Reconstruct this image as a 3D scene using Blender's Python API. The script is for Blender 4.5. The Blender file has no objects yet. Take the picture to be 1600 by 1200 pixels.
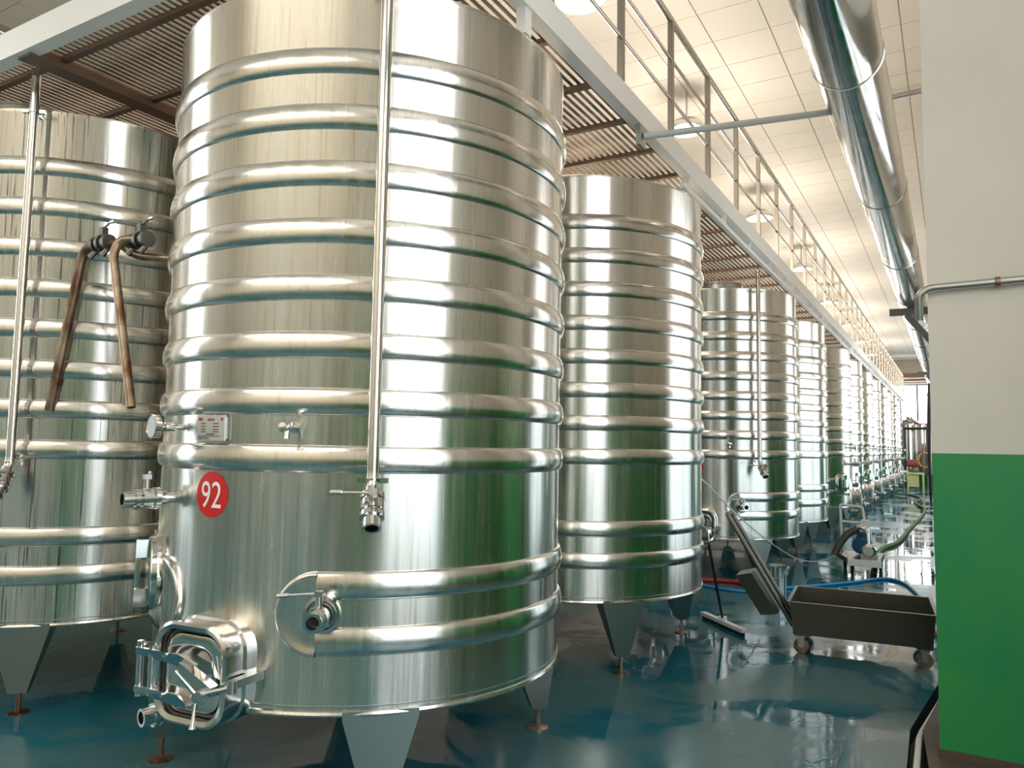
import bpy, bmesh, math, random
from mathutils import Matrix, Vector
random.seed(7)
S = bpy.context.scene
COL = S.collection
PI = math.pi
rad = math.radians

# ------------------------------------------------------------------ camera
YAW, PITCH, ROLL, EYE, FPX = 0.5264, 0.0803, 0.0166, 1.538, 1184.1
cd = bpy.data.cameras.new('camera'); cam = bpy.data.objects.new('camera', cd); COL.objects.link(cam)
fw = Vector((-math.sin(YAW)*math.cos(PITCH), math.cos(YAW)*math.cos(PITCH), math.sin(PITCH)))
r0 = Vector((math.cos(YAW), math.sin(YAW), 0)); u0 = r0.cross(fw)
rt = r0*math.cos(ROLL)+u0*math.sin(ROLL); up = u0*math.cos(ROLL)-r0*math.sin(ROLL)
m = Matrix((rt, up, -fw)).transposed().to_4x4(); m.translation = (0, 0, EYE)
cam.matrix_world = m
cd.sensor_width = 36; cd.lens = 36*FPX/1600; cd.clip_start = .05; cd.clip_end = 200
S.camera = cam

# ------------------------------------------------------------------ world, exposure
w = bpy.data.worlds.new('World'); S.world = w; w.use_nodes = True
w.node_tree.nodes['Background'].inputs[0].default_value = (.75, .87, 1, 1)
w.node_tree.nodes['Background'].inputs[1].default_value = 1.0
S.view_settings.view_transform = 'Standard'; S.view_settings.look = 'None'
S.view_settings.gamma = 1; S.view_settings.use_curve_mapping = False
S.view_settings.exposure = 0.42
WIN_STRENGTH = 4.0
LAMP_W = 75
S.cycles.max_bounces = 9; S.cycles.diffuse_bounces = 4; S.cycles.glossy_bounces = 6; S.cycles.sample_clamp_indirect = 6

# ------------------------------------------------------------------ materials
def mat(name, col=(.5,.5,.5), rough=.5, metal=0.0, emit=None, estr=0, **kw):
    m = bpy.data.materials.new(name); m.use_nodes = True
    b = m.node_tree.nodes['Principled BSDF']
    b.inputs['Base Color'].default_value = (*col, 1); b.inputs['Roughness'].default_value = rough
    b.inputs['Metallic'].default_value = metal
    if emit: b.inputs['Emission Color'].default_value = (*emit, 1); b.inputs['Emission Strength'].default_value = estr
    for k, v in kw.items(): b.inputs[k.replace('_', ' ')].default_value = v
    return m
def nodes(m): return m.node_tree.nodes, m.node_tree.links, m.node_tree.nodes['Principled BSDF']
def noise(m, scale, vec=(1,1,1), detail=4, rough=.55, coord='Object', dist=0.0):
    N, L, b = nodes(m)
    tc = N.new('ShaderNodeTexCoord'); mp = N.new('ShaderNodeMapping'); nz = N.new('ShaderNodeTexNoise')
    mp.inputs['Scale'].default_value = vec; nz.inputs['Scale'].default_value = scale
    nz.inputs['Detail'].default_value = detail; nz.inputs['Roughness'].default_value = rough
    nz.inputs['Distortion'].default_value = dist
    L.new(tc.outputs[coord], mp.inputs[0]); L.new(mp.outputs[0], nz.inputs['Vector'])
    return nz.outputs['Fac']
def ramp(m, src, stops):
    N, L, b = nodes(m); r = N.new('ShaderNodeValToRGB')
    e = r.color_ramp.elements
    while len(e) < len(stops): e.new(.5)
    for q, (p, c) in zip(e, stops):
        q.position = p; q.color = (c, c, c, 1) if isinstance(c, (int, float)) else (*c, 1)
    L.new(src, r.inputs[0]); return r.outputs[0]
def mixc(m, fac, a, b_):
    N, L, b = nodes(m); x = N.new('ShaderNodeMix'); x.data_type = 'RGBA'
    for s, v in ((x.inputs[0], fac), (x.inputs[6], a), (x.inputs[7], b_)):
        if hasattr(v, 'links'): L.new(v, s)
        elif isinstance(v, tuple): s.default_value = (*v, 1)
        else: s.default_value = v
    return x.outputs[2]
def bump(m, src, strength, dist=.01):
    N, L, b = nodes(m); n = N.new('ShaderNodeBump'); n.inputs['Strength'].default_value = strength
    n.inputs['Distance'].default_value = dist; L.new(src, n.inputs['Height']); L.new(n.outputs[0], b.inputs['Normal'])
def setin(m, name, out): m.node_tree.links.new(out, m.node_tree.nodes['Principled BSDF'].inputs[name])

def steel(name, base=(.80,.77,.715), r0=.17, r1=.32, stain=(.55,.44,.32), amount=.75, drips=0.0, aniso=.8):
    m = mat(name, base, .2, 1.0)
    N, L, b = nodes(m)
    st = noise(m, 1.0, (26, 26, .9), 5, .6)
    setin(m, 'Roughness', ramp(m, st, [(.3, r0), (.75, r1)]))
    st2 = noise(m, 1.0, (60, 60, 1.3), 6, .7)
    c = mixc(m, ramp(m, st2, [(.52, 0), (.75, amount)]), base, stain)
    if drips:
        d = noise(m, 1.0, (75, 75, 1.3), 2, .5, dist=.35)
        c = mixc(m, ramp(m, d, [(.62, 0), (.67, drips)]), c, (.10, .09, .08))
    setin(m, 'Base Color', c)
    fine = noise(m, 1.0, (1.2, 1.2, 1.5), 2)
    bump(m, fine, .05, .02)
    if aniso:
        b.inputs['Anisotropic'].default_value = aniso; b.inputs['Anisotropic Rotation'].default_value = .25
        t = N.new('ShaderNodeTangent'); t.direction_type = 'RADIAL'; t.axis = 'Z'; L.new(t.outputs[0], b.inputs['Tangent'])
    return m
M = {}
M['shell'] = steel('brushed steel shell')
M['shell_wet'] = steel('brushed steel shell with dried drips', drips=.75)
M['ring'] = steel('steel cooling jacket', (.76,.73,.68), .15, .30, (.50,.41,.31), .55, aniso=.4)
M['steel'] = mat('polished steel', (.70,.69,.67), .14, 1.0)
M['satin'] = mat('satin steel', (.50,.51,.49), .34, 1.0)
M['leg'] = mat('dull leg steel', (.36,.385,.36), .36, 1.0)
M['dark_steel'] = mat('dull dark steel', (.20,.19,.17), .45, 1.0)
M['fascia'] = mat('satin channel steel', (.88,.87,.85), .45, .3)
M['post'] = mat('brownish rail steel', (.36,.32,.28), .3, .9)
M['pipe'] = mat('steel tube', (.66,.64,.60), .18, 1.0)
m_ = mat('rusty steel tube', (.35,.24,.16), .38, .85); M['rusty'] = m_
setin(m_, 'Base Color', mixc(m_, ramp(m_, noise(m_, 9, (1,1,.5)), [(.4,0),(.62,1)]), (.42,.33,.24), (.16,.07,.04)))
m_ = mat('grating steel', (.42,.35,.28), .42, .7); M['bar'] = m_
setin(m_, 'Base Color', mixc(m_, ramp(m_, noise(m_, 6, (3,.6,1)), [(.42,0),(.62,1)]), (.40,.31,.23), (.14,.08,.05)))
m_ = mat('brown stained beam steel', (.20,.13,.09), .45, .6); M['beam'] = m_
M['white_metal'] = mat('white painted metal', (.80,.80,.78), .35)
M['chrome'] = mat('chrome', (.80,.80,.80), .07, 1.0)
M['rubber'] = mat('black rubber', (.015,.015,.015), .55)
M['red'] = mat('red sticker', (.62,.012,.012), .38)
M['decal_white'] = mat('white lettering', (.86,.86,.88), .4)
M['plate'] = mat('engraved plate', (.55,.55,.52), .35, .4)
M['ink'] = mat('dark print', (.09,.07,.06), .6)
M['ink_red'] = mat('red print', (.35,.05,.03), .6)
M['glass'] = mat('dial glass', (.75,.82,.84), .08)
M['hole'] = mat('dark bore', (.01,.01,.01), .6)
m_ = mat('cream wall paint', (.60,.56,.50), .65); M['cream'] = m_
setin(m_, 'Base Color', mixc(m_, ramp(m_, noise(m_, 1.3, (1,1,1), 5), [(.35,0),(.7,1)]), (.73,.68,.60), (.66,.62,.55)))
m_ = mat('green wall paint', (.015,.25,.07), .45); M['green'] = m_
setin(m_, 'Base Color', mixc(m_, ramp(m_, noise(m_, 2.2, (1,1,1), 6, .65), [(.35,0),(.7,1)]), (.010,.235,.075), (.030,.27,.060)))
m_ = mat('ceiling tile', (.78,.72,.62), .6); M['tile'] = m_
setin(m_, 'Base Color', mixc(m_, ramp(m_, noise(m_, .9, (1,1,1), 3), [(.3,0),(.7,1)]), (.86,.81,.73), (.82,.77,.68)))
M['joint'] = mat('ceiling joint', (.60,.50,.38), .7)
M['pane'] = mat('daylit frosted pane', (.8,.8,.8), .3, 0, (.95,.98,1.0), WIN_STRENGTH)
M['pane_dim'] = mat('dimmed daylit pane', (.8,.8,.8), .3, 0, (.95,.98,1.0), 1.25)  # emission turned down to soften the stripe reflected in the duct
M['pane_low'] = mat('daylit lower pane', (.8,.8,.8), .3, 0, (.72,.90,1.0), WIN_STRENGTH*.3)
M['frame'] = mat('grey window frame', (.42,.46,.50), .4)
M['lampglow'] = mat('lamp diffuser', (.9,.9,.85), .4, 0, (1,.90,.72), 5)
M['added_sky_pane'] = mat('added skylight glow', (.8,.8,.8), .3, 0, (1.0,.95,.86), 4.0)  # glow of the unseen skylight added to brighten tanks and back wall
M['back_cream'] = mat('pale yellow cream wall paint', (.88,.80,.66), .6)
M['dull_green'] = mat('faded grey green paint', (.40,.44,.35), .6)
M['concrete'] = mat('brown stained concrete', (.09,.065,.05), .5)
M['blue_hose'] = mat('blue hose', (.02,.28,.62), .35)
M['red_hose'] = mat('red hose', (.42,.015,.03), .35)
M['green_hose'] = mat('olive hose', (.10,.14,.03), .6)
M['dark_hose'] = mat('dark ribbed hose', (.06,.045,.035), .5)
M['cord'] = mat('white cord', (.75,.75,.70), .45)
M['motor'] = mat('blue motor paint', (.02,.10,.22), .4)
M['yellow'] = mat('pale yellow paint', (.55,.52,.22), .5)
M['maroon'] = mat('brown red paint', (.20,.05,.03), .5)
M['orange'] = mat('orange hoop', (.60,.22,.06), .5)
M['black'] = mat('black paint', (.012,.012,.012), .5)
M['binc'] = mat('dark green plastic', (.01,.09,.05), .4)
M['greypole'] = mat('grey conduit paint', (.50,.52,.50), .5)
M['bracket'] = mat('dark grey bracket paint', (.10,.11,.11), .55)
m_ = mat('galvanised duct', (.62,.63,.62), .16, 1.0); M['duct'] = m_
setin(m_, 'Roughness', ramp(m_, noise(m_, 5, (1,1,1), 4), [(.35,.08),(.7,.22)]))
bump(m_, noise(m_, 3.0, (1,.6,1), 3), .06, .02)
M['cart'] = mat('darkened steel sheet', (.14,.135,.11), .32, 1.0)  # dark reflections of floor and surroundings worked into the base colour
# floor: teal epoxy, wet in patches
m_ = mat('wet teal epoxy floor', (.02,.13,.17), .1); M['floor'] = m_
n1 = noise(m_, .75, (1,1,1), 6, .6, 'Object', .6)
n2 = noise(m_, 1.6, (1,1,1), 7, .65, 'Object', .8)
cA = mixc(m_, ramp(m_, n2, [(.35,0),(.65,1)]), (.006,.095,.150), (.018,.150,.195))
setin(m_, 'Base Color', mixc(m_, ramp(m_, n1, [(.47,0),(.55,1)]), cA, (.052,.140,.155)))
setin(m_, 'Roughness', ramp(m_, n1, [(.42,.025),(.49,.05),(.53,.22),(.75,.34)]))
bump(m_, noise(m_, 5, (1,1,1), 3, .5, 'Object', .5), .05, .02)
m_.node_tree.nodes['Principled BSDF'].inputs['Specular IOR Level'].default_value = .45

# ------------------------------------------------------------------ mesh helpers
def tag(o, label=None, cat=None, group=None, kind=None):
    if label: o['label'] = label
    if cat: o['category'] = cat
    if group: o['group'] = group
    if kind: o['kind'] = kind
    return o
def empty(name, loc=(0,0,0), rz=0):
    o = bpy.data.objects.new(name, None); COL.objects.link(o); o.location = loc; o.rotation_euler = (0,0,rz)
    o.empty_display_size = .1
    return o
def link(name, me, parent=None):
    o = bpy.data.objects.new(name, me); COL.objects.link(o)
    if parent: o.parent = parent
    return o
def fillet(pts, r, n=6):
    pts = [Vector(p) for p in pts]; out = [pts[0]]
    for a, b, c in zip(pts, pts[1:], pts[2:]):
        d1 = (a-b); d2 = (c-b); l = min(r, d1.length*.49, d2.length*.49)
        p = b+d1.normalized()*l; q = b+d2.normalized()*l
        for i in range(n+1):
            t = i/n; out.append(p*(1-t)**2+b*2*t*(1-t)+q*t*t)
    out.append(pts[-1]); return out
def spline(pts, n=8):
    pts = [Vector(p) for p in pts]; P = [pts[0]*2-pts[1]]+pts+[pts[-1]*2-pts[-2]]; out = []
    for i in range(1, len(P)-2):
        for k in range(n):
            t = k/n; a, b, c, d = P[i-1:i+3]
            out.append(.5*((2*b)+(c-a)*t+(2*a-5*b+4*c-d)*t*t+(3*b-a-3*c+d)*t**3))
    out.append(pts[-1]); return out
class MB:
    def __init__(s, M4=None): s.v = []; s.f = []; s.mi = []; s.M = M4; s.cur = 0
    def add(s, vs, fs):
        o = len(s.v); s.v += [tuple(x) for x in vs]; s.f += [tuple(i+o for i in f) for f in fs]; s.mi += [s.cur]*len(fs); return s
    def box(s, c, d, R=None, bev=0):
        x, y, z = (k/2 for k in d); c = Vector(c)
        vs = [Vector((a*x, b*y, e*z)) for a in (-1,1) for b in (-1,1) for e in (-1,1)]
        if R is not None: vs = [R @ q for q in vs]
        return s.add([c+q for q in vs], [(0,1,3,2),(4,6,7,5),(0,4,5,1),(2,3,7,6),(0,2,6,4),(1,5,7,3)])
    def span(s, a, b): return s.box([(p+q)/2 for p, q in zip(a, b)], [abs(q-p) for p, q in zip(a, b)])
    def beam(s, a, b, w_, h_, upv=(0,0,1)):
        a = Vector(a); b = Vector(b); d = (b-a).normalized(); u = Vector(upv)
        x = d.cross(u).normalized(); u = x.cross(d); R = Matrix((x, d, u)).transposed()
        return s.box((a+b)/2, (w_, (b-a).length, h_), R)
    def tube(s, pts, r, n=12, caps=True):
        pts = [Vector(p) for p in pts]; rs = r if isinstance(r, (list, tuple)) else [r]*len(pts)
        t = (pts[1]-pts[0]).normalized(); u = t.orthogonal().normalized(); vs = []
        for i, p in enumerate(pts):
            a = pts[max(i-1,0)]; b = pts[min(i+1,len(pts)-1)]; tn = (b-a).normalized()
            u = (u-tn*u.dot(tn)).normalized(); w_ = tn.cross(u)
            vs += [p+(u*math.cos(2*PI*k/n)+w_*math.sin(2*PI*k/n))*rs[i] for k in range(n)]
        fs = [(i*n+k, i*n+(k+1)%n, (i+1)*n+(k+1)%n, (i+1)*n+k) for i in range(len(pts)-1) for k in range(n)]
        if caps: fs += [tuple(range(n-1,-1,-1)), tuple((len(pts)-1)*n+k for k in range(n))]
        return s.add(vs, fs)
    def cyl(s, a, b, r, n=16, r2=None): return s.tube([a, b], [r, r if r2 is None else r2], n)
    def lathe(s, prof, n=64, a0=0, a1=2*PI, c=(0,0,0), caps=True, axis=None):
        full = abs(a1-a0-2*PI) < 1e-6; k = n if full else n+1; vs = []
        for i in range(k):
            a = a0+(a1-a0)*i/n
            for r_, z in prof: vs.append(Vector((c[0]+r_*math.cos(a), c[1]+r_*math.sin(a), c[2]+z)))
        if axis is not None: vs = [axis @ q for q in vs]
        p = len(prof)
        fs = [(i*p+j, ((i+1)%k)*p+j, ((i+1)%k)*p+j+1, i*p+j+1) for i in range(n) for j in range(p-1)]
        if caps and not full: fs += [tuple(range(p)), tuple((k-1)*p+j for j in range(p-1,-1,-1))]
        return s.add(vs, fs)
    def loft(s, loops, close=True, cap0=True, cap1=True):
        n = len(loops[0]); vs = [q for l in loops for q in l]
        fs = [(i*n+k, i*n+(k+1)%n, (i+1)*n+(k+1)%n, (i+1)*n+k) for i in range(len(loops)-1) for k in range(n)]
        if cap0: fs.append(tuple(range(n-1,-1,-1)))
        if cap1: fs.append(tuple((len(loops)-1)*n+k for k in range(n)))
        return s.add(vs, fs)
    def mesh(s, name, mats, ang=35, smooth=True, recalc=True):
        me = bpy.data.meshes.new(name)
        vs = [tuple(s.M @ Vector(q)) for q in s.v] if s.M is not None else s.v
        me.from_pydata(vs, [], s.f)
        for m in (mats if isinstance(mats, (list, tuple)) else [mats]): me.materials.append(m)
        if any(s.mi): me.polygons.foreach_set('material_index', s.mi)
        if recalc:
            bm = bmesh.new(); bm.from_mesh(me); bmesh.ops.recalc_face_normals(bm, faces=bm.faces); bm.to_mesh(me); bm.free()
        if smooth: me.shade_smooth(); me.set_sharp_from_angle(angle=rad(ang))
        me.update(); return me
    def build(s, name, mats, parent=None, ang=35, smooth=True, recalc=True):
        return link(name, s.mesh(name, mats, ang, smooth, recalc), parent)
def copy_tree(o, parent=None):
    c = o.copy(); COL.objects.link(c); c.parent = parent
    for ch in list(o.children): copy_tree(ch, c)
    return c
def rrect(w_, h_, r, n=6):   # rounded rectangle in x,z
    out = []
    for cx, cz, a in ((w_/2-r, h_/2-r, 0), (-w_/2+r, h_/2-r, 90), (-w_/2+r, -h_/2+r, 180), (w_/2-r, -h_/2+r, 270)):
        for i in range(n+1):
            t = rad(a+90*i/n); out.append((cx+r*math.cos(t), cz+r*math.sin(t)))
    return out

# ------------------------------------------------------------------ setting
ZC = 6.0; XL, XR_, YB, YE = -9.0, 1.5, -5.0, 41.0; DADO = 1.532; XA = .45
def wall(name, axis, pos, thick, a0, a1, z0, z1, openings=(), dado=True, low='green', top='cream'):
    b = MB()
    A = sorted({a0, a1, *[q for o in openings for q in o[:2]]}); Z = sorted({z0, z1, *([DADO] if dado else []), *[q for o in openings for q in o[2:]]})
    for i in range(len(A)-1):
        for k in range(len(Z)-1):
            ca = (A[i]+A[i+1])/2; cz = (Z[k]+Z[k+1])/2
            if any(o[0] < ca < o[1] and o[2] < cz < o[3] for o in openings): continue
            b.cur = 1 if (dado and cz < DADO) else 0
            p = (min(pos,pos+thick), max(pos,pos+thick))
            if axis == 'x': b.span((p[0], A[i], Z[k]), (p[1], A[i+1], Z[k+1]))
            else: b.span((A[i], p[0], Z[k]), (A[i+1], p[1], Z[k+1]))
    return tag(b.build(name, [M[top], M[low]], smooth=False), kind='structure')
NW = [0]
def window(axis, pos, a0, a1, z0, z1, nm, nt=0, hi='pane'):
    NW[0] += 1; nme = f'window_{NW[0]}'
    def P(a, d, z): return (pos+d, a, z) if axis == 'x' else (a, pos+d, z)
    f = MB(); t = .05
    for (p, q, r, s_) in ((a0, a0+t, z0, z1), (a1-t, a1, z0, z1), (a0, a1, z0, z0+t), (a0, a1, z1-t, z1)):
        f.span(P(p, -.05, r), P(q, .05, s_))
    root = tag(f.build(nme, M['frame'], smooth=False), kind='structure')
    for i in range(nm+1):
        p0 = a0+t+(a1-a0-2*t)*i/(nm+1); p1 = a0+t+(a1-a0-2*t)*(i+1)/(nm+1)
        if i: MB().span(P(p0-.04, -.04, z0+t), P(p0+.04, .04, z1-t)).build('mullion', M['frame'], root, smooth=False)
        zm = max(z0+t, min(1.55, z1-t)); lo_ = zm > z0+t+.1
        if lo_: MB().span(P(p0+(.04 if i else 0), -.006, z0+t), P(p1-(.04 if i < nm else 0), .006, zm)).build('pane', M['pane_low'], root, smooth=False)
        MB().span(P(p0+(.04 if i else 0), -.006, zm if lo_ else z0+t), P(p1-(.04 if i < nm else 0), .006, z1-t)).build('pane', M[hi], root, smooth=False)
    for k in range(nt):
        z = z0+(z1-z0)*(k+1)/(nt+1); MB().span(P(a0+t, -.03, z-.025), P(a1-t, .03, z+.025)).build('transom', M['frame'], root, smooth=False)
    return root

# floor with a drain trench by the pillar
Lp = [(-.235, YB), (-.235, 4.35), (-.245, 4.88), (-.11, 6.05), (.05, 7.4)]
Rp = [(-.14, YB), (-.14, 4.35), (-.185, 4.92), (-.06, 6.05), (.05, 7.4)]
fl = MB()
nl = len(Lp)
vs = [(XL, YB, 0)]+[(x, y, 0) for x, y in Lp]+[(.05, YE, 0), (XL, YE, 0)]
fl.add(vs, [tuple(range(len(vs)))])
fl.cur = 1
vs = [(x, y, 0) for x, y in Rp]+[(XR_, 7.4, 0), (XR_, YB, 0)]
fl.add(vs, [tuple(range(len(vs)-1, -1, -1))])
fl.cur = 0
fl.add([(.05, 7.4, 0), (XR_, 7.4, 0), (XR_, YE, 0), (.05, YE, 0)], [(0,1,2,3)])
floor = tag(fl.build('floor', [M['floor'], M['concrete']], smooth=False, recalc=False), kind='structure')
tr = MB()
for i in range(nl-1):
    a, b, c, d = Lp[i], Lp[i+1], Rp[i], Rp[i+1]; D = -.09
    tr.add([(*a,0), (*b,0), (*b,D), (*a,D), (*c,0), (*d,0), (*d,D), (*c,D)], [(0,1,2,3), (7,6,5,4), (3,2,6,7)])
tr.build('drain_trench', M['black'], floor, smooth=False, recalc=False)
tube_pts = [(-.205, 3.2, -.02), (-.195, 4.3, -.02), (-.20, 4.85, -.02), (-.085, 5.75, -.02)]
MB().tube(fillet(tube_pts, .1), .016, 8).build('trench_edge_strip', M['cord'], floor)

wall('wall_back', 'y', YB, -.2, XL, XR_, 0, ZC, [(-3.72, -3.60, .2, 5.2)], low='dull_green', top='back_cream')
window('y', YB-.1, -3.72, -3.60, .2, 5.2, 0)
wall('wall_left', 'x', XL, -.2, YB, YE, 0, ZC, [(-.9, .7, .3, 5.6)], low='dull_green')
window('x', XL-.1, -.9, .7, .3, 5.6, 1)
wall('wall_right', 'x', XR_, .2, YB, 4.556, 0, ZC, [(-.7, 1.95, .15, 5.7)])
window('x', XR_+.1, -.7, 1.95, .15, 5.7, 1, 2)
# near wall end that faces the camera, and the aisle wall behind it
wall('wall_near_right', 'y', 4.556, .62, -.095, XR_+.2, 0, ZC)
ops = [(6.35+5.25*i, 9.25+5.25*i, .25, 3.6) for i in range(7)]
ops = [o for o in ops if o[1] < YE-.3]
wall('wall_aisle', 'x', XA, .2, 5.176, YE, 0, ZC, ops)
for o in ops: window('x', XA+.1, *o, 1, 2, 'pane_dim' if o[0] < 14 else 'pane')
wall('wall_end', 'y', YE, .2, XL, XR_, 0, ZC, [(-2.6, -.2, 1.9, 4.75)])
window('y', YE+.1, -2.6, -.2, 1.9, 4.75, 1)
pil = MB()
for i, y in enumerate((10.15, 15.4, 20.65, 25.9, 31.15)):
    p = MB(); p.cur = 1; p.span((-.06, y-.28, 0), (XA, y+.28, DADO)); p.cur = 0; p.span((-.06, y-.28, DADO), (XA, y+.28, ZC))
    tag(p.build(f'trim_{i+1}', [M['cream'], M['green']], smooth=False), kind='structure')
# soffit beam at the far end
tag(MB().span((-8.9, 39.4, 4.78), (.4, 39.8, 5.15)).build('trim_6', M['beam'], smooth=False), kind='structure')
# baseboard strip of bare plaster at the near wall foot
tag(MB().span((-.105, 4.546, 0), (XR_, 4.556, .035)).build('baseboard_right', M['concrete'], smooth=False), kind='structure')

# ceiling and its panels
ADDED_SKY = [(-6.5, .6)]; SY = (-4.6, -2.6)  # unseen skylight added behind the camera as fill light
cb_ = MB(); xs = [XL, -6.5, .6, XR_+.2]
cb_.span((XL, SY[1], ZC+.012), (XR_+.2, YE, ZC+.2)); cb_.span((XL, YB, ZC+.012), (XR_+.2, SY[0], ZC+.2))
for k in (0, 2): cb_.span((xs[k], SY[0], ZC+.012), (xs[k+1], SY[1], ZC+.2))
ceil = tag(cb_.build('ceiling', M['joint'], smooth=False), kind='structure')
for a, b in ADDED_SKY:
    NW[0] += 1; f = MB()
    for p, q in (((a, SY[0]), (a+.05, SY[1])), ((b-.05, SY[0]), (b, SY[1])), ((a+.05, SY[0]), (b-.05, SY[0]+.05)), ((a+.05, SY[1]-.05), (b-.05, SY[1]))): f.span((*p, ZC+.05), (*q, ZC+.15))
    r_ = tag(f.build(f'window_{NW[0]}', M['frame'], smooth=False), kind='structure')  # frame of the added skylight, numbered on with the wall windows
    MB().span((a+.05, SY[0]+.05, ZC+.10), (b-.05, SY[1]-.05, ZC+.11)).build('pane', M['added_sky_pane'], r_, smooth=False)
TX, TY = .605, .59
x0t, y0t = -2.17, 7.42
def tile_mesh(): return MB().span((.006, .006, 0), (TX-.006, TY-.006, .012)).mesh('ceiling_panel', M['tile'], smooth=False)
tm = tile_mesh(); rest = MB(); cells = []
for i in range(-12, 8):
    for k in range(-22, 60):
        X = x0t+i*TX; Y = y0t+k*TY
        if X < XL or X+TX > XR_ or Y < YB or Y+TY > YE or any(X < b and X+TX > a and Y < SY[1] and Y+TY > SY[0] for a, b in ADDED_SKY): continue
        vis = (-5 < i < 5) and (-7 < k < 30); cells.append((not vis, (Y-6)**2+(X+1)**2, X, Y))
cells.sort()
for n_, (hid, d, X, Y) in enumerate(cells):
    if n_ < 290: o = link('ceiling_panel', tm, ceil); o.location = (X, Y, ZC)
    else: rest.span((X+.006, Y+.006, ZC), (X+TX-.006, Y+TY-.006, ZC+.012))
tag(rest.build('ceiling_panels_beyond', M['tile'], ceil, smooth=False), kind='stuff')

# ------------------------------------------------------------------ tanks
R = 1.0; ZB, ZT = .482, 3.459
RINGS = [3.175, 2.935, 2.695, 2.455, 2.22, 1.985, 1.755, 1.525]
def cyl(a, z, r=R): return Vector((r*math.cos(a), r*math.sin(a), z))
def azM(az, r=R, z=0):   # local x = right as seen from outside, y = outward, z = up
    a = rad(az); er = Vector((math.cos(a), math.sin(a), 0)); et = Vector((-math.sin(a), math.cos(a), 0))
    m = Matrix((et, er, (0,0,1))).transposed().to_4x4(); m.translation = er*r+Vector((0,0,z)); return m
RP = [(0,0),(.008,-.003),(.013,-.012),(.0175,-.028),(.0205,-.044),(.0215,-.058),(.0207,-.072),(.0180,-.086),(.0130,-.099),(.0065,-.108),(0,-.113)]
def jacket_profile(zt): return [(R-.003, zt)]+[(R+d, zt+z) for d, z in RP[1:-1]]+[(R-.003, zt-.113)]
A_END = -60.0     # azimuth where the U-shaped end starts, manhole at -84
def butterfly_valve(parent, Mx, lever=-1, name='valve', lev=(-.16,0,.03), body_r=.045, opening=True):
    """local: y outward; short spool, clamp, body, lever"""
    AX = Mx @ Matrix.Rotation(-PI/2, 4, 'X')     # lathe z -> local +y
    b = MB().lathe([(0,0),(.030,0),(.030,.03),(.048,.03),(.048,.05),(.030,.05),(.030,.06),(body_r,.06),(body_r,.10),(.030,.10),(.030,.112),(.047,.112),(.047,.13),(.036,.13),(.036,.175),(.025,.175),(.025,.12),(0,.12)], 24, axis=AX)
    o = b.build(name, M['steel'], parent)
    MB().lathe([(0,.121),(.024,.121),(.024,.123),(0,.123)], 16, axis=AX).build('bore', M['hole'], o)
    s = MB(Mx); s.cyl((0,.08,.04), (0,.08,.085), .013, 12); s.box((0,.08,.092), (.03,.03,.02)); s.build('valve_stem', M['satin'], o)
    d = Vector(lev); a = Vector((0,.08,.092))
    l = MB(Mx); l.tube([a, a+d*.7, a+d*.72, a+d], [.005,.005,.009,.009], 8); l.build('lever', M['satin'], o)
    c = MB(Mx)
    for k in range(4):
        t = k*PI/2+.6; c.cyl((.038*math.cos(t), .055, .038*math.sin(t)), (.038*math.cos(t), .135, .038*math.sin(t)), .006, 6)
    c.build('bolt', M['chrome'], o)
    return o
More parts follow.
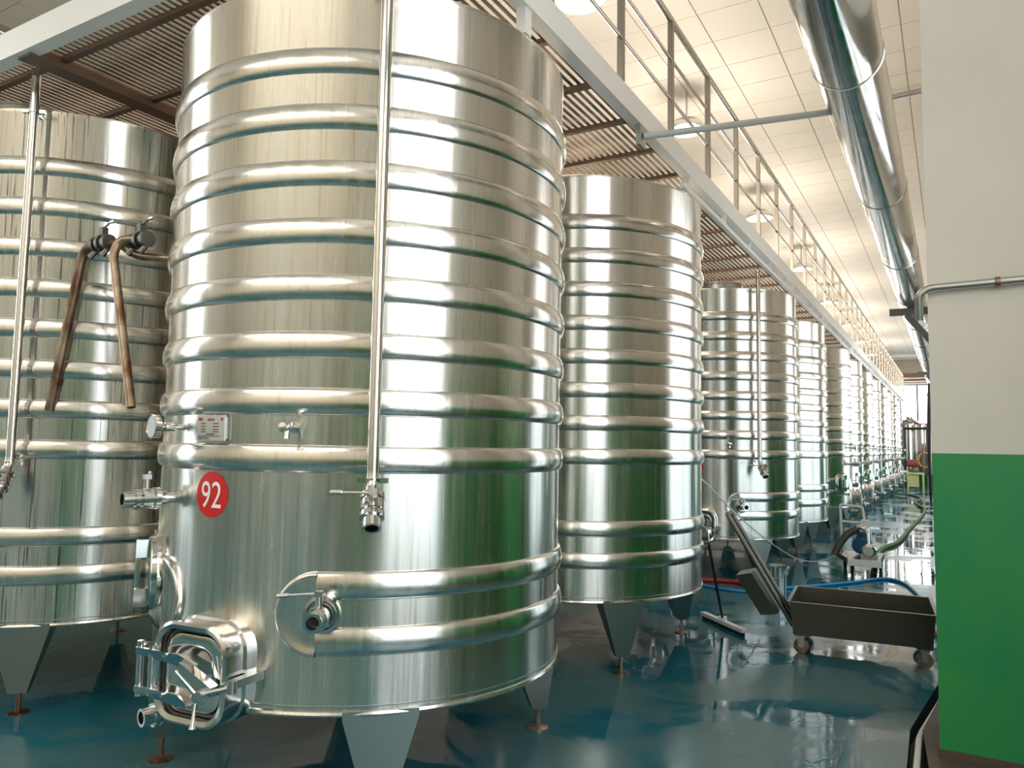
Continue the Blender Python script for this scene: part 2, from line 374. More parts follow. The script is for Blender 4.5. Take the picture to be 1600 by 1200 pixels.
def make_tank(shell_mat):
    t = empty('wine_tank')
    n = 128
    # shell with bottom bead, top lip and cone roof
    prof = [(0, ZB-.035), (.55, ZB-.02), (R-.02, ZB-.012), (R+.006, ZB-.008), (R+.010, ZB), (R+.006, ZB+.010), (R, ZB+.014),
            (R, ZT-.03), (R+.004, ZT-.022), (R+.004, ZT-.004), (R-.004, ZT), (R-.03, ZT+.004), (.28, ZT+.085), (0, ZT+.09)]
    sh = MB().lathe(prof, n).build('shell', shell_mat, t, ang=30)
    nk = MB().lathe([(.27,0),(.27,.085),(.285,.088),(.285,.1),(.20,.125),(0,.13)], 40, c=(.21,-.60,ZT-.01)).build('top_hatch', M['satin'], t)
    for z in RINGS: MB().lathe(jacket_profile(z), n).build('jacket_ring', M['ring'], t, ang=50)
    # lower jackets stop either side of the manhole
    a0 = rad(A_END); a1 = rad(A_END)+2*PI-rad(48)
    for z in (1.03, .815):
        MB().lathe(jacket_profile(z), 108, a0, a1).build('lower_jacket', M['ring'], t, ang=50)
    for aa, sgn in ((a0, -1), (a1, 1)):
        e = MB(); zc = .865; rr = .166; loops = []
        for rho, hgt in ((0,.016),(.10,.016),(.135,.017),(.148,.022),(.156,.022),(.163,.014),(.166,-.003)):
            loops.append([cyl(aa+sgn*rho*math.cos(q)/R, zc+rho*math.sin(q), R+hgt) for q in [(-90+180*i/28)*PI/180 for i in range(29)]])
        nn = 29; vsx = [q for l in loops for q in l]
        e.add(vsx, [(i*nn+k, i*nn+k+1, (i+1)*nn+k+1, (i+1)*nn+k) for i in range(len(loops)-1) for k in range(nn-1)])
        e.build('jacket_end', M['ring'], t, ang=60)
    MB().lathe([(R-.002,ZB+.026),(R+.0025,ZB+.028),(R+.0025,ZB+.032),(R-.002,ZB+.034)], n).build('weld_seam', M['satin'], t)
    # legs
    for q in (45, 135, 225, 315):
        mm = azM(q); zt, zb = ZB+.012, .115
        l = MB(mm)
        l.loft([[(-.15,.004,zt),(.15,.004,zt),(.12,-.26,zt),(-.12,-.26,zt)], [(-.15,.004,zt-.03),(.15,.004,zt-.03),(.12,-.24,zt-.03),(-.12,-.24,zt-.03)], [(-.048,-.012,zb),(.048,-.012,zb),(.04,-.09,zb),(-.04,-.09,zb)]])
        lg = l.build('leg', M['leg'], t, ang=20)
        f = MB(mm @ Matrix.Translation((0,-.05,0))); f.cyl((0,0,.012), (0,0,.13), .014, 10); f.lathe([(0,0),(.058,0),(.058,.008),(.03,.014),(0,.014)], 24)
        f.build('levelling_foot', M['rusty'], lg)
    # manhole
    MH = azM(-85, 0, .635); mh = empty('manhole'); mh.parent = t
    W = .375
    def loop(w_, r_, y): return [(x, y, z) for x, z in rrect(w_, w_, r_)]
    fr = MB(MH)
    fr.loft([loop(W+.02,.12,.93), loop(W+.02,.12,1.035), loop(W,.11,1.045), loop(W,.11,1.115), loop(W+.012,.115,1.12), loop(W+.012,.115,1.135), loop(W-.01,.105,1.142), loop(W-.045,.09,1.135), loop(W-.05,.088,1.09)], cap0=False, cap1=False)
    fr.build('frame', M['steel'], mh, ang=40)
    g = MB(MH); g.loft([loop(W-.05,.088,1.092), loop(W-.055,.086,1.104), loop(W-.075,.08,1.104), loop(W-.085,.075,1.094)], cap0=False, cap1=False); g.build('gasket', M['dark_steel'], mh)
    d = MB(MH); d.loft([loop(W-.085,.075,1.085), loop(W-.09,.075,1.112), loop(W-.13,.06,1.118), loop(W-.20,.05,1.106), loop(W-.30,.03,1.100)], cap0=True, cap1=True)
    dr = d.build('door', M['chrome'], mh, ang=40)
    for z in (.065, -.085):
        s = MB(MH); s.loft([[(-.265,1.15,z+.012),(-.03,1.15,z+.012),(.05 if z > 0 else .0,1.135,z-.02),(-.01,1.125,z-.045),(-.265,1.15,z-.012)], [(-.265,1.162,z+.012),(-.03,1.162,z+.012),(.05 if z > 0 else .0,1.147,z-.02),(-.01,1.137,z-.045),(-.265,1.162,z-.012)]])
        s.cyl((-.10,1.15,z), (-.10,1.172,z), .008, 10); s.build('hinge_strap', M['steel'], mh)
    h_ = MB(MH); h_.cyl((-.255,1.145,-.115), (-.255,1.145,.10), .014, 12); h_.cyl((-.185,1.15,-.10), (-.185,1.15,.09), .012, 12)
    for z in (.085,-.105): h_.beam((-.255,1.145,z), (-.20,1.06,z), .02, .014)
    h_.build('hinge_pin', M['steel'], mh)
    a = MB(MH); a.loft([[(-.02,1.125,.05),(.155,1.13,-.02),(.155,1.13,-.055),(-.02,1.125,.0)], [(-.02,1.165,.05),(.155,1.17,-.02),(.155,1.17,-.055),(-.02,1.165,.0)]]); a.build('clamp_arm', M['steel'], mh)
    b = MB(MH); b.tube([(.115,1.19,-.045), (.235,1.15,-.012)], .010, 10); b.cyl((.24,1.15,-.03), (.24,1.15,.015), .018, 12); b.box((.215,1.06,-.01), (.035,.17,.03)); b.build('swing_bolt', M['satin'], mh)
    k = MB(MH); k.cyl((.105,1.165,-.05), (.135,1.215,-.045), .020, 12)
    k.tube([(.12,1.20,-.047), (.045,1.225,.03), (.035,1.228,.04)], [.008,.007,.012], 10); k.tube([(.12,1.20,-.047), (.13,1.225,-.14), (.13,1.226,-.152)], [.008,.007,.012], 10)
    k.build('clamp_handle', M['chrome'], mh)
    # side round hatch, drain valve, sampling valves, thermometer
    sm = azM(-121, R-.02, .93); AX = sm @ Matrix.Rotation(-PI/2, 4, 'X')
    hh = MB().lathe([(0,.06),(.15,.058),(.165,.05),(.17,.03),(.19,.03),(.19,.012),(.175,0),(.17,0)], 40, axis=AX).build('side_hatch', M['steel'], t)
    q = MB(sm); q.box((0,.085,.11), (.05,.05,.08)); q.box((0,.085,-.11), (.05,.05,.08)); q.tube([(0,.09,-.15), (0,.10,0), (0,.09,.15)], .012, 8); q.build('hatch_clamp', M['steel'], hh)
    butterfly_valve(t, azM(-101, R-.03, .405) @ Matrix.Translation((0,-.02,0)), lev=(-.11,.02,.085), name='drain_valve')
    ns = MB(azM(-106, R-.03, 1.285)); ns.cyl((0,0,0), (0,.13,0), .022, 14); ns.build('side_spout', M['steel'], t)
    butterfly_valve(t, azM(-106, R+.035, 1.285), lev=(.0,-.015,.02), name='side_valve')
    th = azM(-103, R, 1.59); AX = th @ Matrix.Rotation(-PI/2, 4, 'X')
    tm_ = MB().lathe([(0,-.01),(.012,-.01),(.012,.03),(.02,.03),(.02,.075),(.012,.08),(.008,.08),(.008,.095),(.02,.10),(.05,.102),(.053,.105),(.053,.13),(.049,.132),(.046,.128),(0,.128)], 28, axis=AX).build('thermometer', M['steel'], t)
    MB().lathe([(0,.129),(.044,.129),(.044,.131),(0,.131)], 24, axis=AX).build('dial_glass', M['glass'], tm_)
    tp = azM(-66.8, R, 1.592); AX = tp @ Matrix.Rotation(-PI/2, 4, 'X')
    tb = MB().lathe([(0,-.01),(.022,-.01),(.022,.006),(.009,.012),(.009,.05),(.014,.052),(.014,.075),(.009,.08),(.009,.10),(.019,.10),(.019,.115),(0,.118)], 18, axis=AX)
    tb.build('sampling_tap', M['chrome'], t)
    s = MB(tp); s.cyl((0,.062,.0), (0,.07,-.045), .010, 10); s.build('tap_spout', M['chrome'], t.children[-1])
    # jacket valve with flange
    jm = azM(-58.6, R+.0, .868); AX = jm @ Matrix.Rotation(-PI/2, 4, 'X')
    MB().lathe([(.05,-.01),(.072,-.01),(.072,.028),(.060,.030),(.056,.02),(.05,.02)], 28, axis=AX).build('valve_flange', M['steel'], t)
    butterfly_valve(t, jm @ Matrix.Translation((0,.0,0)), lev=(-.155,.02,-.008), name='jacket_valve')
    # downpipe with clamp, elbow and butterfly valve
    dm = azM(-48.6, R, 0); dp = MB(dm)
    dp.tube(fillet([(0,.10,3.655), (0,.10,1.385), (0,.155,1.31)], .05), .025, 16); pipe = dp.build('downpipe', M['pipe'], t)
    for z in (3.40, 1.392):
        c = MB(dm); c.lathe([(.025,-.009),(.031,-.009),(.031,.009),(.025,.009)], 16, c=(0,.10,z)); c.box((-.045,.10,z), (.03,.02,.02)); c.box((.045,.10,z), (.03,.02,.02)); c.beam((0,.08,z), (0,-.01,z), .014, .014); c.build('pipe_clamp', M['steel'], pipe)
    vm = dm @ Matrix.Translation((0,.125,1.36)) @ Matrix.Rotation(rad(-52), 4, 'X')
    butterfly_valve(pipe, vm, lev=(-.155,-.06,-.085), name='outlet_valve')
    return t
proto = make_tank(M['shell'])
YS = [3.1114, 5.6581, 9.939, 12.4602, 15.8434, 18.1329, 20.6094, 23.0729, 25.6203, 28.1129, 30.3, 32.9]
XT = -2.6726
ORD = ['', '', '', 'fourth', 'fifth', 'sixth', 'seventh', 'eighth', 'ninth', 'tenth', 'eleventh', 'twelfth']
LAB = {0: 'biggest steel wine tank, nearest, with round red 92 sticker and a valved downpipe',
       1: 'plain ribbed steel tank just right of the tank marked 92, squeegee leaning on it',
       2: 'steel tank with dangling downpipe behind the tub cart, third along the aisle'}
rz = [0, PI, 0, PI]+[rad(92)]*8
tanks = []
for i, y in enumerate(YS):
    o = proto if i == 0 else copy_tree(proto)
    o.location = (XT, y, 0); o.rotation_euler.z = rz[i]
    tag(o, LAB.get(i) or f'{ORD[i]} ribbed steel tank along the aisle, counting from the tank marked 92', 'tank', 'steel tanks along the aisle')
    tanks.append(o)
t0 = copy_tree(proto); t0.location = (-5.2036, 3.1114, 0); t0.rotation_euler.z = rad(-2.5)
tag(t0, 'drip-streaked steel tank at the left edge, behind the tank marked 92', 'tank')
for c in t0.children:
    if c.name.startswith('shell'): c.data = c.data.copy(); c.data.materials[0] = M['shell_wet']

# number sticker and maker's plate on the nearest tank
def sticker(t, digits):
    b = MB(); zc, ac, rr = 1.313, rad(-88.9), .094; n = 40
    loops = [[cyl(ac+rho*math.cos(2*PI*k/n)/R, zc+rho*1.0*math.sin(2*PI*k/n), R+.0015) for k in range(n)] for rho in (.001, rr*.5, rr)]
    b.loft(loops, cap1=False); st = b.build('number_sticker', M['red'], t)
    st['label'] = 'round red sticker with the white number 92' if digits else 'round red sticker'
    if digits:
        cu = bpy.data.curves.new('digits', 'FONT'); cu.body = digits; cu.size = .155; cu.align_x = 'CENTER'; cu.resolution_u = 6
        ob = bpy.data.objects.new('digits', cu); COL.objects.link(ob)
        bpy.context.view_layer.update()
        me = bpy.data.meshes.new_from_object(ob.evaluated_get(bpy.context.evaluated_depsgraph_get()))
        COL.objects.unlink(ob); bpy.data.objects.remove(ob)
        zs = [v.co.y for v in me.vertices]; xs = [v.co.x for v in me.vertices]
        my = (min(zs)+max(zs))/2; mx = (min(xs)+max(xs))/2
        for v in me.vertices: v.co = cyl(ac+(v.co.x-mx)*.82/R, zc+(v.co.y-my), R+.0032)
        me.materials.clear(); me.materials.append(M['decal_white']); link('number', me, st)
sticker(tanks[0], '92'); sticker(tanks[2], None)
pm = azM(-89.2, R+.012, 1.588)
p = MB(pm); p.box((0,0,0), (.165,.008,.105)); p.box((0,-.012,0), (.15,.02,.09)); pl = p.build('maker_plate', M['plate'], tanks[0], smooth=False)
pr = MB(pm)
for z in (.018,.006,-.006,-.016): pr.box((-.045,.0045,z), (.028,.001,.004)); pr.box((.03,.0045,z), (.034,.001,.004))
pr.box((0,.0045,-.026), (.05,.001,.005))
for z, w_ in ((-.034,.13),(-.040,.06),(-.046,.07)): pr.box((-.075+w_/2+.0,.0045,z), (w_,.001,.003))
pr.build('plate_print', M['ink'], pl, smooth=False)
pr = MB(pm); pr.box((-.065,.0045,.036), (.024,.001,.013)); pr.box((.066,.0045,.036), (.012,.001,.012))
for x in (-.014,.0,.014): pr.box((x,.0045,.034), (.010,.001,.010))
pr.build('plate_heading', M['ink_red'], pl, smooth=False)

# ------------------------------------------------------------------ rusty manifold between the two left tanks
mf = empty('pipe_manifold', (-4.0, 2.45, 0))
tag(mf, 'rusty hanging pipe pair with two levered valves between the two left tanks', 'pipes')
def V(x, y, z): return Vector((x+4.0, y-2.45, z))
MB().tube(fillet([V(-4.06,2.45,2.62), V(-4.27,2.45,2.62), V(-4.46,2.42,1.69)], .08), .027, 12).build('pipe', M['rusty'], mf)
MB().tube(fillet([V(-3.80,2.52,2.63), V(-3.93,2.45,2.63), V(-3.955,2.43,2.55), V(-3.70,2.42,1.70)], .05), .024, 12).build('pipe', M['rusty'], mf)
MB().tube(fillet([V(-4.06,2.45,2.62), V(-3.97,2.47,2.62), V(-3.90,2.52,2.55), V(-3.55,2.78,2.53)], .05), .022, 12).build('pipe', M['rusty'], mf)
for x, y in ((-4.09, 2.45), (-3.83, 2.505)):
    b = MB(); c = V(x, y, 2.625)
    for d, r_ in ((-.055,.045),(-.02,.038),(.0,.05),(.035,.04),(.055,.045)): b.cyl(c+Vector((d-.012,0,0)), c+Vector((d+.012,0,0)), r_, 14)
    b.box(c+Vector((.0,0,.06)), (.035,.035,.06)); va = b.build('valve', M['dark_steel'], mf)
    MB().tube([c+Vector((.0,0,.085)), c+Vector((.11,-.03,.10)), c+Vector((.115,-.03,.10)), c+Vector((.16,-.035,.10))], [.006,.006,.011,.011], 8).build('lever', M['satin'], va)
    b = MB()
    for d in (-.055,.06): b.tube([c+Vector((d,0,-.03)), c+Vector((d-.03,-.02,-.075))], [.012,.018], 8)
    b.build('wing_clamp', M['dark_steel'], va)

# ------------------------------------------------------------------ walkway over the tanks
FX, FY, FE = -1.66, 2.04, 34.85; FZ0, FZ1 = 3.588, 3.738; PX = -6.95
wk = empty('walkway', (FX, FY, FZ0)); tag(wk, 'slatted steel walkway running above the tanks', 'walkway')
def L(p): return (p[0]-FX, p[1]-FY, p[2]-FZ0)
def wspan(b, a, c): return b.span(L(a), L(c))
f = MB(); wspan(f, (FX-.008, FY, FZ0), (FX, FE, FZ1)); wspan(f, (FX-.075, FY, FZ0), (FX-.008, FE, FZ0+.008)); wspan(f, (FX-.075, FY, FZ1-.008), (FX-.008, FE, FZ1)); f.build('edge_channel', M['fascia'], wk, smooth=False)
f = MB(); wspan(f, (PX, FY-.008, FZ0), (FX, FY, FZ1)); wspan(f, (PX, FY, FZ0), (FX-.08, FY+.07, FZ0+.008)); f.build('edge_channel', M['fascia'], wk, smooth=False)
f = MB(); wspan(f, (PX, FE, FZ0), (FX, FE+.008, FZ1)); f.build('edge_channel', M['fascia'], wk, smooth=False)
f = MB(); wspan(f, (-4.33, FY+.02, 3.575), (-4.21, FE-.01, 3.60)); wspan(f, (-4.33, FY+.02, 3.60), (-4.32, FE-.01, 3.64)); wspan(f, (-4.22, FY+.02, 3.60), (-4.21, FE-.01, 3.64)); f.build('middle_beam', M['beam'], wk, smooth=False)
f = MB(); wspan(f, (PX, FY+.02, 3.575), (PX+.12, FE-.01, 3.64)); f.build('middle_beam', M['beam'], wk, smooth=False)
xb = MB().span((PX-FX, -.018, 0), (-.01, .018, .028)).mesh('cross_beam', M['beam'], smooth=False)
y = 2.24
while y < FE:
    o = link('cross_beam', xb, wk); o.location = (0, y-FY, 3.612-FZ0); y += .5475
bm_ = MB().span((-.0095, 0, 0), (.0095, FE-FY-.02, .006)).mesh('grating_bar', M['bar'], smooth=False)
x = FX-.03
while x > PX:
    o = link('grating_bar', bm_, wk); o.location = (x-FX, .01, 3.64-FZ0); x -= .046
# low rail under the edge and the short posts that stand on the tank rims
f = MB(); wspan(f, (-1.715, 5.4, 3.478), (-1.68, FE, 3.52)); f.build('lower_rail', M['fascia'], wk, smooth=False)
st = MB().span((-.0175, -.0175, 0), (.0175, .0175, .07)).mesh('strut', M['fascia'], smooth=False)
y = 6.6
while y < FE:
    o = link('strut', st, wk); o.location = L((-1.6975, y, 3.52)); y += .95
for y in YS:
    f = MB(); wspan(f, (-1.725, y-.16, ZT+.002), (-1.675, y-.10, 3.60)); f.build('support_post', M['fascia'], wk, smooth=False)

rl = empty('guard_railing', (FX, FY, FZ1)); tag(rl, 'steel guard railing standing along the aisle edge of the walkway', 'railing')
po = MB().span((-.028, -.018, -.06), (.010, .018, .885)).mesh('post', M['post'], smooth=False)
y = 2.26
while y < FE:
    o = link('post', po, rl); o.location = (-.02, y-FY, 0); y += .952
for z, r_ in ((.895,.024),(.60,.012),(.30,.012)):
    MB().cyl((-.03, .05, z), (-.03, FE-FY, z), r_, 12).build('rail', M['pipe'], rl)
cr = empty('end_railing', (FX-.03, 34.80, 0)); tag(cr, 'white double rail crossing the aisle at the far end', 'railing')
for z in (4.30, 4.52): MB().cyl((.0,0,z), (2.14,0,z), .03, 10).build('rail', M['white_metal'], cr)
MB().span((-.03,-.03,3.74), (.03,.03,4.55)).build('post', M['white_metal'], cr, smooth=False)

# ------------------------------------------------------------------ duct, brackets, conduits
DX, DZ, DR = -.489, 3.898, .2
dk = empty('air_duct', (DX, 0, DZ)); tag(dk, 'long shiny round metal duct running above the aisle', 'duct')
yy = -3.0; k = 0
while yy < 34:
    y2 = min(yy+2.6, 34)
    MB().lathe([(DR, 0), (DR, y2-yy-.012), (DR+.006, y2-yy-.010), (DR+.006, y2-yy)], 48, axis=Matrix.Translation((0, yy, 0)) @ Matrix.Rotation(-PI/2, 4, 'X')).build('duct_section', M['duct'], dk, ang=40)
    yy = y2
MB().lathe([(0,-.01),(DR,-.01),(DR,0),(0,0)], 40, axis=Matrix.Translation((0, 34, 0)) @ Matrix.Rotation(-PI/2, 4, 'X')).build('end_cap', M['duct'], dk)
for y, nm in ((12.8, 'nearest of the three brackets, black, just left of the cream wall edge'), (23.2, 'middle of the three grey brackets under the duct'), (32.0, 'farthest of the three brackets under the duct')):
    br = empty('duct_bracket', (0, y, 0)); tag(br, nm, 'bracket', 'brackets under the duct')
    z = DZ-DR
    MB().span((-.78, -.05, z-.10), (XA, .05, z-.002)).build('arm', M['bracket'], br, smooth=False)
    MB().beam((-.55, 0, z-.10), (-.16, 0, z-.62), .07, .09).build('brace', M['bracket'], br, smooth=False)
    MB().span((-.25, -.06, z-1.15), (-.10, .06, z-.10)).build('plate', M['bracket'], br, smooth=False)
cp = empty('conduit_pole', (-1.66, 4.474, 3.52)); tag(cp, 'pale grey pole reaching from the walkway edge across to the duct', 'pole')
MB().tube(spline([(0,0,0), (.30,.20,.06), (.97,.77,.255), (1.04,.82,.275)]), .022, 12).build('tube', M['greypole'], cp)
MB().span((-.03,-.05,-.07), (.0,.05,.07)).build('mounting_plate', M['satin'], cp, smooth=False)
o = MB().tube([(-.9, 10.1, 5.87), (XA+.0, 10.02, 5.87)], .035, 10).build('ceiling_conduit', M['satin']); tag(o, 'short grey pipe under the ceiling right of the duct', 'pipe')
wp = empty('wall_pipe', (0, 4.5, 2.4)); tag(wp, 'thin grey pipe bending round the corner of the cream wall', 'pipe')
MB().tube(fillet([(1.4,.02,.03), (-.09,.02,0), (-.135,.02,-.03), (-.135,.06,-.16)], .05), .020, 12).build('tube', M['satin'], wp)
MB().lathe([(.02,-.012),(.027,-.012),(.027,.012),(.02,.012)], 14, axis=Matrix.Translation((.22,.02,.0055)) @ Matrix.Rotation(PI/2, 4, 'Y')).build('pipe_clip', M['rusty'], wp)

# ------------------------------------------------------------------ hanging lamps
LAMPS = [(-2.77, y) for y in (5.84, 9.0, 13.12, 17.32, 21.65, 25.9, 30.1, 34.3)]
NTH = ['nearest', 'second', 'third', 'fourth', 'fifth', 'sixth', 'seventh', 'eighth']
for i, (x, y) in enumerate(LAMPS):
    lp = empty('pendant_lamp', (x, y, 5.5))
    tag(lp, ('nearest round hanging lamp, cut by the top edge of the photo' if i == 0 else f'{NTH[i]} round hanging lamp behind the railing, counting from the camera'), 'lamp', 'round hanging lamps')
    MB().lathe([(.215,-.02),(.225,-.015),(.225,.03),(.19,.08),(.12,.12),(0,.125)], 32).build('housing', M['steel'], lp)
    MB().lathe([(0,-.018),(.21,-.018),(.215,-.006),(0,-.002)], 32).build('diffuser', M['lampglow'], lp)
    MB().cyl((0,0,.12), (0,0,.5), .012, 8).build('stem', M['satin'], lp)
    ld = bpy.data.lights.new('lamp_light', 'POINT'); ld.energy = LAMP_W; ld.color = (1,.90,.76); ld.shadow_soft_size = .4
    lo = bpy.data.objects.new('lamp_light', ld); COL.objects.link(lo); lo.parent = lp; lo.location = (0,0,-.9)

# ------------------------------------------------------------------ tub cart
cx = Vector((-.72, 6.53, 0)); ct = empty('tub_cart', (-.645, 6.53, 0), rad(4.8))
tag(ct, 'long shallow steel tub cart on casters with a tilted pull handle', 'cart')
LX, LY = .485, .36; z0, z1 = .15, .39
tub = MB()
def rc(sx, sy, z): return [(-sx, -sy, z), (sx, -sy, z), (sx, sy, z), (-sx, sy, z)]
tub.loft([rc(LX-.02, LY-.02, z0), rc(LX, LY, z1-.004), rc(LX+.02, LY+.02, z1-.004), rc(LX+.02, LY+.02, z1+.004), rc(LX-.004, LY-.004, z1+.004), rc(LX-.024, LY-.024, z0+.006)])
tub.build('tub', M['cart'], ct, smooth=False)
MB().span((-LX+.02, -LY+.06, z0-.02), (-LX+.12, LY-.06, z0)).build('chassis_bar', M['dark_steel'], ct, smooth=False)
MB().span((LX-.12, -LY+.06, z0-.02), (LX-.02, LY-.06, z0)).build('chassis_bar', M['dark_steel'], ct, smooth=False)
for sx in (-1, 1):
    for sy in (-1, 1):
        c = Vector((sx*(LX-.07), sy*(LY-.09), 0)); b = MB()
        b.cyl(c+Vector((-.0,-.016,.055)), c+Vector((-.0,.016,.055)), .055, 20); wh = b.build('caster_wheel', M['rusty'], ct)
        b = MB(); b.span(c+Vector((-.02,-.026,.05)), c+Vector((.02,-.019,.12))); b.span(c+Vector((-.02,.019,.05)), c+Vector((.02,.026,.12))); b.span(c+Vector((-.03,-.03,.115)), c+Vector((.03,.03,.131))); b.cyl(c+Vector((0,-.03,.055)), c+Vector((0,.03,.055)), .012, 10)
        b.build('caster_fork', M['satin'], wh)
hs = MB()
for sy in (-.10, .10): hs.tube([(-LX+.0, sy, .16), (-LX-.47, sy, .95)], .019, 12)
hs.tube(fillet([(-LX-.465, -.10, .94), (-LX-.50, -.10, 1.0), (-LX-.50, .10, 1.0), (-LX-.465, .10, .94)], .05), .019, 12)
hs.build('pull_handle', M['dark_steel'], ct)
ch = MB()
def P3(t, n_, y): t += .05; n_ += .02; d = Vector((-.52,0,.81)).normalized(); nn = Vector((-.81,0,-.52)).normalized(); return Vector((-LX-.06, y, .22))+d*t+nn*n_
ch.loft([[P3(.0,.01,-.15), P3(.36,.01,-.15), P3(.36,.01,.15), P3(.0,.01,.15)], [P3(.05,.13,-.14), P3(.40,.13,-.14), P3(.40,.13,.14), P3(.05,.13,.14)]])
ch.build('folding_chute', M['cart'], ct, smooth=False)

# ------------------------------------------------------------------ squeegee, bucket
sq = empty('floor_squeegee', (-1.76, 6.72, 0)); tag(sq, 'floor squeegee with white head and black handle leaning on a tank', 'squeegee')
d = Vector((.24,-.24,0)); MB().beam((-.24,.24,.045), (.24,-.24,.045), .05, .03).build('head', M['white_metal'], sq, smooth=False)
MB().beam((-.24,.24,.015), (.24,-.24,.015), .012, .03).build('rubber_blade', M['rubber'], sq, smooth=False)
MB().span((-.03,-.03,.055), (.03,.03,.09)).build('socket', M['white_metal'], sq, smooth=False)
MB().tube([(0,0,.07), (.10,-.78,.80)], .012, 10).build('handle', M['black'], sq)
bk = empty('steel_bucket', (-1.654, 8.49, 0)); tag(bk, 'round steel bucket on the wet floor behind the cart handle', 'bucket')
MB().lathe([(0,.01),(.085,.01),(.09,0),(.095,.0),(.108,.30),(.118,.305),(.118,.315),(.104,.312),(.09,.02),(0,.02)], 32).build('body', M['steel'], bk)
MB().tube([(-.113,0,.29)]+[(-.113*math.cos(PI*i/10), -.05*math.sin(PI*i/10)-.06*math.sin(PI*i/10), .29-.10*math.sin(PI*i/10)) for i in range(1,10)]+[(.113,0,.29)], .004, 6).build('bail_handle', M['satin'], bk)

# ------------------------------------------------------------------ pump trolley
pt = empty('pump_trolley', (-1.02, 10.75, 0)); tag(pt, 'wheeled pump trolley with blue motor and white push frame', 'pump')
MB().loft([[(-.30,-.02,.16), (-.12,-.40,.13), (.22,-.40,.13), (.22,.30,.16), (-.30,.30,.16)], [(-.30,-.02,.22), (-.12,-.40,.20), (.22,-.40,.20), (.22,.30,.22), (-.30,.30,.22)]]).build('tray', M['cart'], pt, smooth=False)
MB().span((-.14,-.44,.125), (.24,-.40,.205)).build('front_plate', M['white_metal'], pt, smooth=False)
hf = MB()
hf.tube(fillet([(-.28,.26,.2), (-.30,.30,.82), (-.03,.30,.80), (.02,.28,.40)], .03), .017, 10); hf.cyl((-.29,.29,.60), (-.01,.29,.59), .015, 10)
hf.build('push_frame', M['white_metal'], pt)
mo = MB().lathe([(0,-.16),(.08,-.16),(.105,-.13),(.105,.13),(.095,.15),(0,.15)], 28, axis=Matrix.Translation((-.02,.05,.34)) @ Matrix.Rotation(rad(-90), 4, 'X')).build('motor', M['motor'], pt)
fn = MB()
for i in range(18):
    t = 2*PI*i/18; fn.box((-.02+.108*math.cos(t), .05, .34+.108*math.sin(t)), (.006,.20,.02), Matrix.Rotation(PI/2-t, 3, 'Y'))
fn.build('cooling_fins', M['motor'], mo, smooth=False)
MB().span((-.07,-.02,.43), (.05,.12,.50)).build('terminal_box', M['motor'], mo, smooth=False)
ph = MB().lathe([(0,-.09),(.06,-.09),(.085,-.07),(.095,-.02),(.095,.03),(.06,.05),(.05,.09),(0,.09)], 28, axis=Matrix.Translation((.09,-.26,.30)) @ Matrix.Rotation(rad(90), 4, 'X') @ Matrix.Rotation(PI, 4, 'X')).build('pump_head', M['chrome'], pt)
MB().span((.0,-.34,.20), (.18,-.18,.26)).build('pump_foot', M['satin'], ph, smooth=False)
MB().tube(fillet([(.09,-.26,.38), (.09,-.24,.56), (-.03,-.14,.58), (-.07,-.10,.52)], .08), .03, 12).build('outlet_bend', M['chrome'], pt)
cb = MB(); cb.loft([rcb for rcb in ([(-.05,.18,.50),(.06,.18,.50),(.06,.28,.50),(-.05,.28,.50)], [(-.04,.19,.64),(.05,.19,.64),(.05,.27,.64),(-.04,.27,.64)])]); cb.build('control_box', M['white_metal'], pt, smooth=False)
MB().tube(spline([(-.05,-.10,.55), (-.17,-.14,.47), (-.26,-.22,.34), (-.31,-.26,.22)]), .045, 14).build('suction_hose', M['dark_hose'], pt)
for x, y in ((-.24,.22),(.18,.22),(-.10,-.30),(.16,-.30)):
    wh = MB().cyl((x-.015,y,.055), (x+.015,y,.055), .055, 18).build('caster_wheel', M['rubber'], pt)
    MB().span((x-.024,y-.015,.05), (x+.024,y+.015,.17)).build('caster_fork', M['dark_steel'], wh, smooth=False)

# ------------------------------------------------------------------ hoses and cord
def hose(name, pts, r_, mt, label, cat='hose'):
    return tag(MB().tube(spline(pts), r_, 12).build(name, mt), label, cat)
hose('blue_hose', [(-3.0,8.9,.016), (-2.526,8.584,.016), (-2.35,8.473,.016), (-1.989,8.414,.016), (-1.773,8.70,.016), (-1.286,9.367,.016), (-.999,9.818,.016), (-.80,10.20,.016), (-.66,10.24,.016), (-.52,10.0,.016), (-.393,9.492,.016), (-.281,8.765,.016), (-.17,7.7,.016), (-.10,7.1,.016), (.02,6.7,.016)], .016, M['blue_hose'], 'blue hose looping across the floor behind the tub cart')
hose('red_hose', [(-3.1,8.75,.024), (-2.574,8.80,.024), (-2.389,8.88,.024), (-2.15,8.90,.024), (-1.93,8.78,.024), (-1.78,8.98,.024)], .024, M['red_hose'], 'short stretch of red hose on the floor beside the blue hose')
hose('red_hose', [(-.16,7.45,.022), (-.09,7.25,.022), (.03,7.05,.022)], .022, M['red_hose'], 'red hose end beside the cream wall edge, right of the tub cart')
hose('green_hose', [(-.93,10.85,.22), (-.98,11.6,.10), (-1.0,12.6,.035), (-.97,13.4,.03), (-.849,14.159,.03), (-.80,15.4,.03), (-.78,16.847,.03), (-.695,19.528,.03), (-.66,21.6,.03), (-.70,23.349,.03), (-.90,24.606,.03), (-1.0,26.064,.03), (-.93,28.0,.03), (-1.2,29.6,.03), (-1.45,29.9,.04)], .032, M['green_hose'], 'olive green hose snaking down the aisle from the pump trolley')
hose('power_cord', [(-2.20,6.56,1.47), (-2.039,7.0,1.267), (-1.999,8.2,.851), (-1.879,9.2,.48), (-1.734,10.2,.169), (-1.542,10.7,.094), (-1.30,10.74,.20)], .007, M['cord'], 'thin white cord sagging from the tanks down to the pump trolley', 'cord')

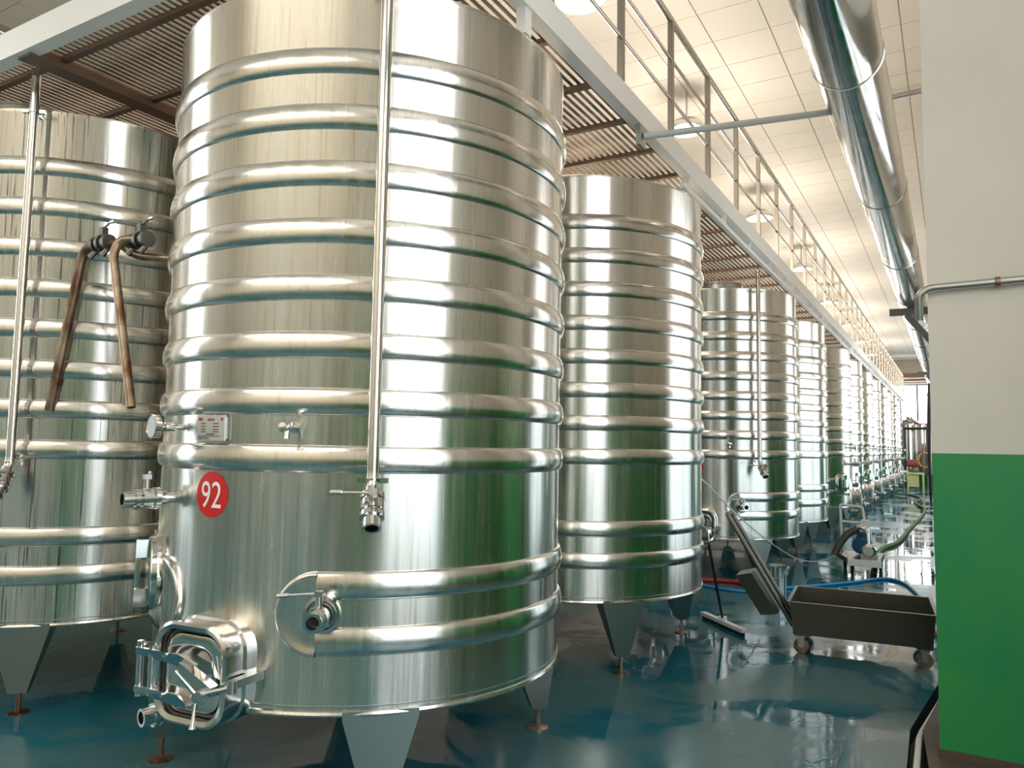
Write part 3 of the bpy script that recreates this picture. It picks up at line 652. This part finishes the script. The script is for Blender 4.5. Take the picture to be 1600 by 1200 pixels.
# ------------------------------------------------------------------ far end of the hall
for i, (x, y, r_, h_) in enumerate(((-1.62, 38.0, .45, 2.75), (-.72, 38.3, .42, 2.65))):
    ft = empty('storage_vessel', (x, y, 0)); tag(ft, ['tall upright steel vessel with domed top, left of the pair at the far end', 'tall upright steel vessel at the far end, half hidden by the cream wall'][i], 'tank', 'upright vessels at the far end')
    n = 36; loops = []
    for z in (.5, h_): loops.append([((r_+(.012 if k % 2 else -.006))*math.cos(2*PI*k/n), (r_+(.012 if k % 2 else -.006))*math.sin(2*PI*k/n), z) for k in range(n)])
    MB().loft(loops).build('ribbed_body', M['steel'], ft, smooth=False)
    MB().lathe([(r_+.02, h_-.02), (r_+.02, h_+.02), (.18, h_+.22), (.12, h_+.24), (.12, h_+.32), (0, h_+.33)], 32).build('dome', M['steel'], ft)
    MB().tube([(.1+.0,0,h_+.26), (.12,0,h_+.45), (-.12,0,h_+.45), (-.12,0,h_+.26)], .02, 8).build('top_handle', M['satin'], ft)
    for q in (45,135,225,315): MB().cyl((r_*.85*math.cos(rad(q)), r_*.85*math.sin(rad(q)), 0), (r_*.85*math.cos(rad(q)), r_*.85*math.sin(rad(q)), .52), .035, 10).build('leg', M['satin'], ft)
o = MB().tube([(-.59,27,3.69), (-.62,27.0,2.4), (-.64,27,1.1), (-.62,27,.0)], [.035,.06,.045,.03], 10).build('black_post', M['black']); tag(o, 'thin black upright post under the far duct beside the wall edge', 'post')
bp = empty('black_crossbar', (-1.25, 36.5, 2.52)); tag(bp, 'black horizontal bar on posts across the two far vessels', 'bar')
MB().cyl((-.55,0,0), (.75,0,0), .055, 12).build('bar', M['black'], bp); MB().cyl((-.5,0,-2.52), (-.5,0,.0), .03, 10).build('upright', M['black'], bp); MB().cyl((.7,0,-2.52), (.7,0,0), .03, 10).build('upright', M['black'], bp)
hose('sagging_cable', [(-2.3,33.88,3.30), (-2.1,34.1,3.05), (-1.9,34.2,2.88), (-1.5,34.2,2.72), (-1.0,34.2,2.64), (-.3,34.2,2.66), (.45,34.2,2.8)], .022, M['maroon'], 'brown cable sagging across the aisle at the far end', 'cable')
mc = empty('filter_machine', (-1.16, 30.6, 0)); tag(mc, 'small brown machine on a pale yellow frame at the far end of aisle', 'machine')
fr = MB()
for sx in (-.24,.24):
    for sy in (-.2,.2): fr.span((sx-.025, sy-.025, 0), (sx+.025, sy+.025, .78))
fr.span((-.27,-.23,.74), (.27,.23,.80)); fr.build('frame', M['yellow'], mc, smooth=False)
MB().span((-.22,-.18,.30), (.10,.2,.74)).build('side_panel', M['yellow'], mc, smooth=False)
MB().lathe([(0,-.2),(.10,-.2),(.14,-.15),(.14,.15),(.10,.2),(0,.2)], 24, axis=Matrix.Translation((-.08,0,1.12)) @ Matrix.Rotation(PI/2, 4, 'Y')).build('motor', M['maroon'], mc)
MB().lathe([(0,0),(.1,0),(.12,.1),(.06,.2),(0,.2)], 20, c=(-.05,0,.80)).build('pump_body', M['dark_steel'], mc)
MB().tube([(.30+.20*math.cos(2*PI*i/24), 0, 1.25+.26*math.sin(2*PI*i/24)) for i in range(25)], .025, 8).build('hose_coil', M['orange'], mc)
MB().cyl((.24,0,.78), (.24,0,1.6), .03, 10).build('upright', M['maroon'], mc)
bn = empty('green_bin', (-.42, 31.2, 0)); tag(bn, 'dark green bin on the floor beside the brown machine', 'bin')
MB().loft([rc(.22,.22,.0), rc(.28,.28,.66), rc(.31,.31,.66), rc(.31,.31,.72), rc(.25,.25,.72), rc(.20,.20,.03)]).build('body', M['binc'], bn, smooth=False)
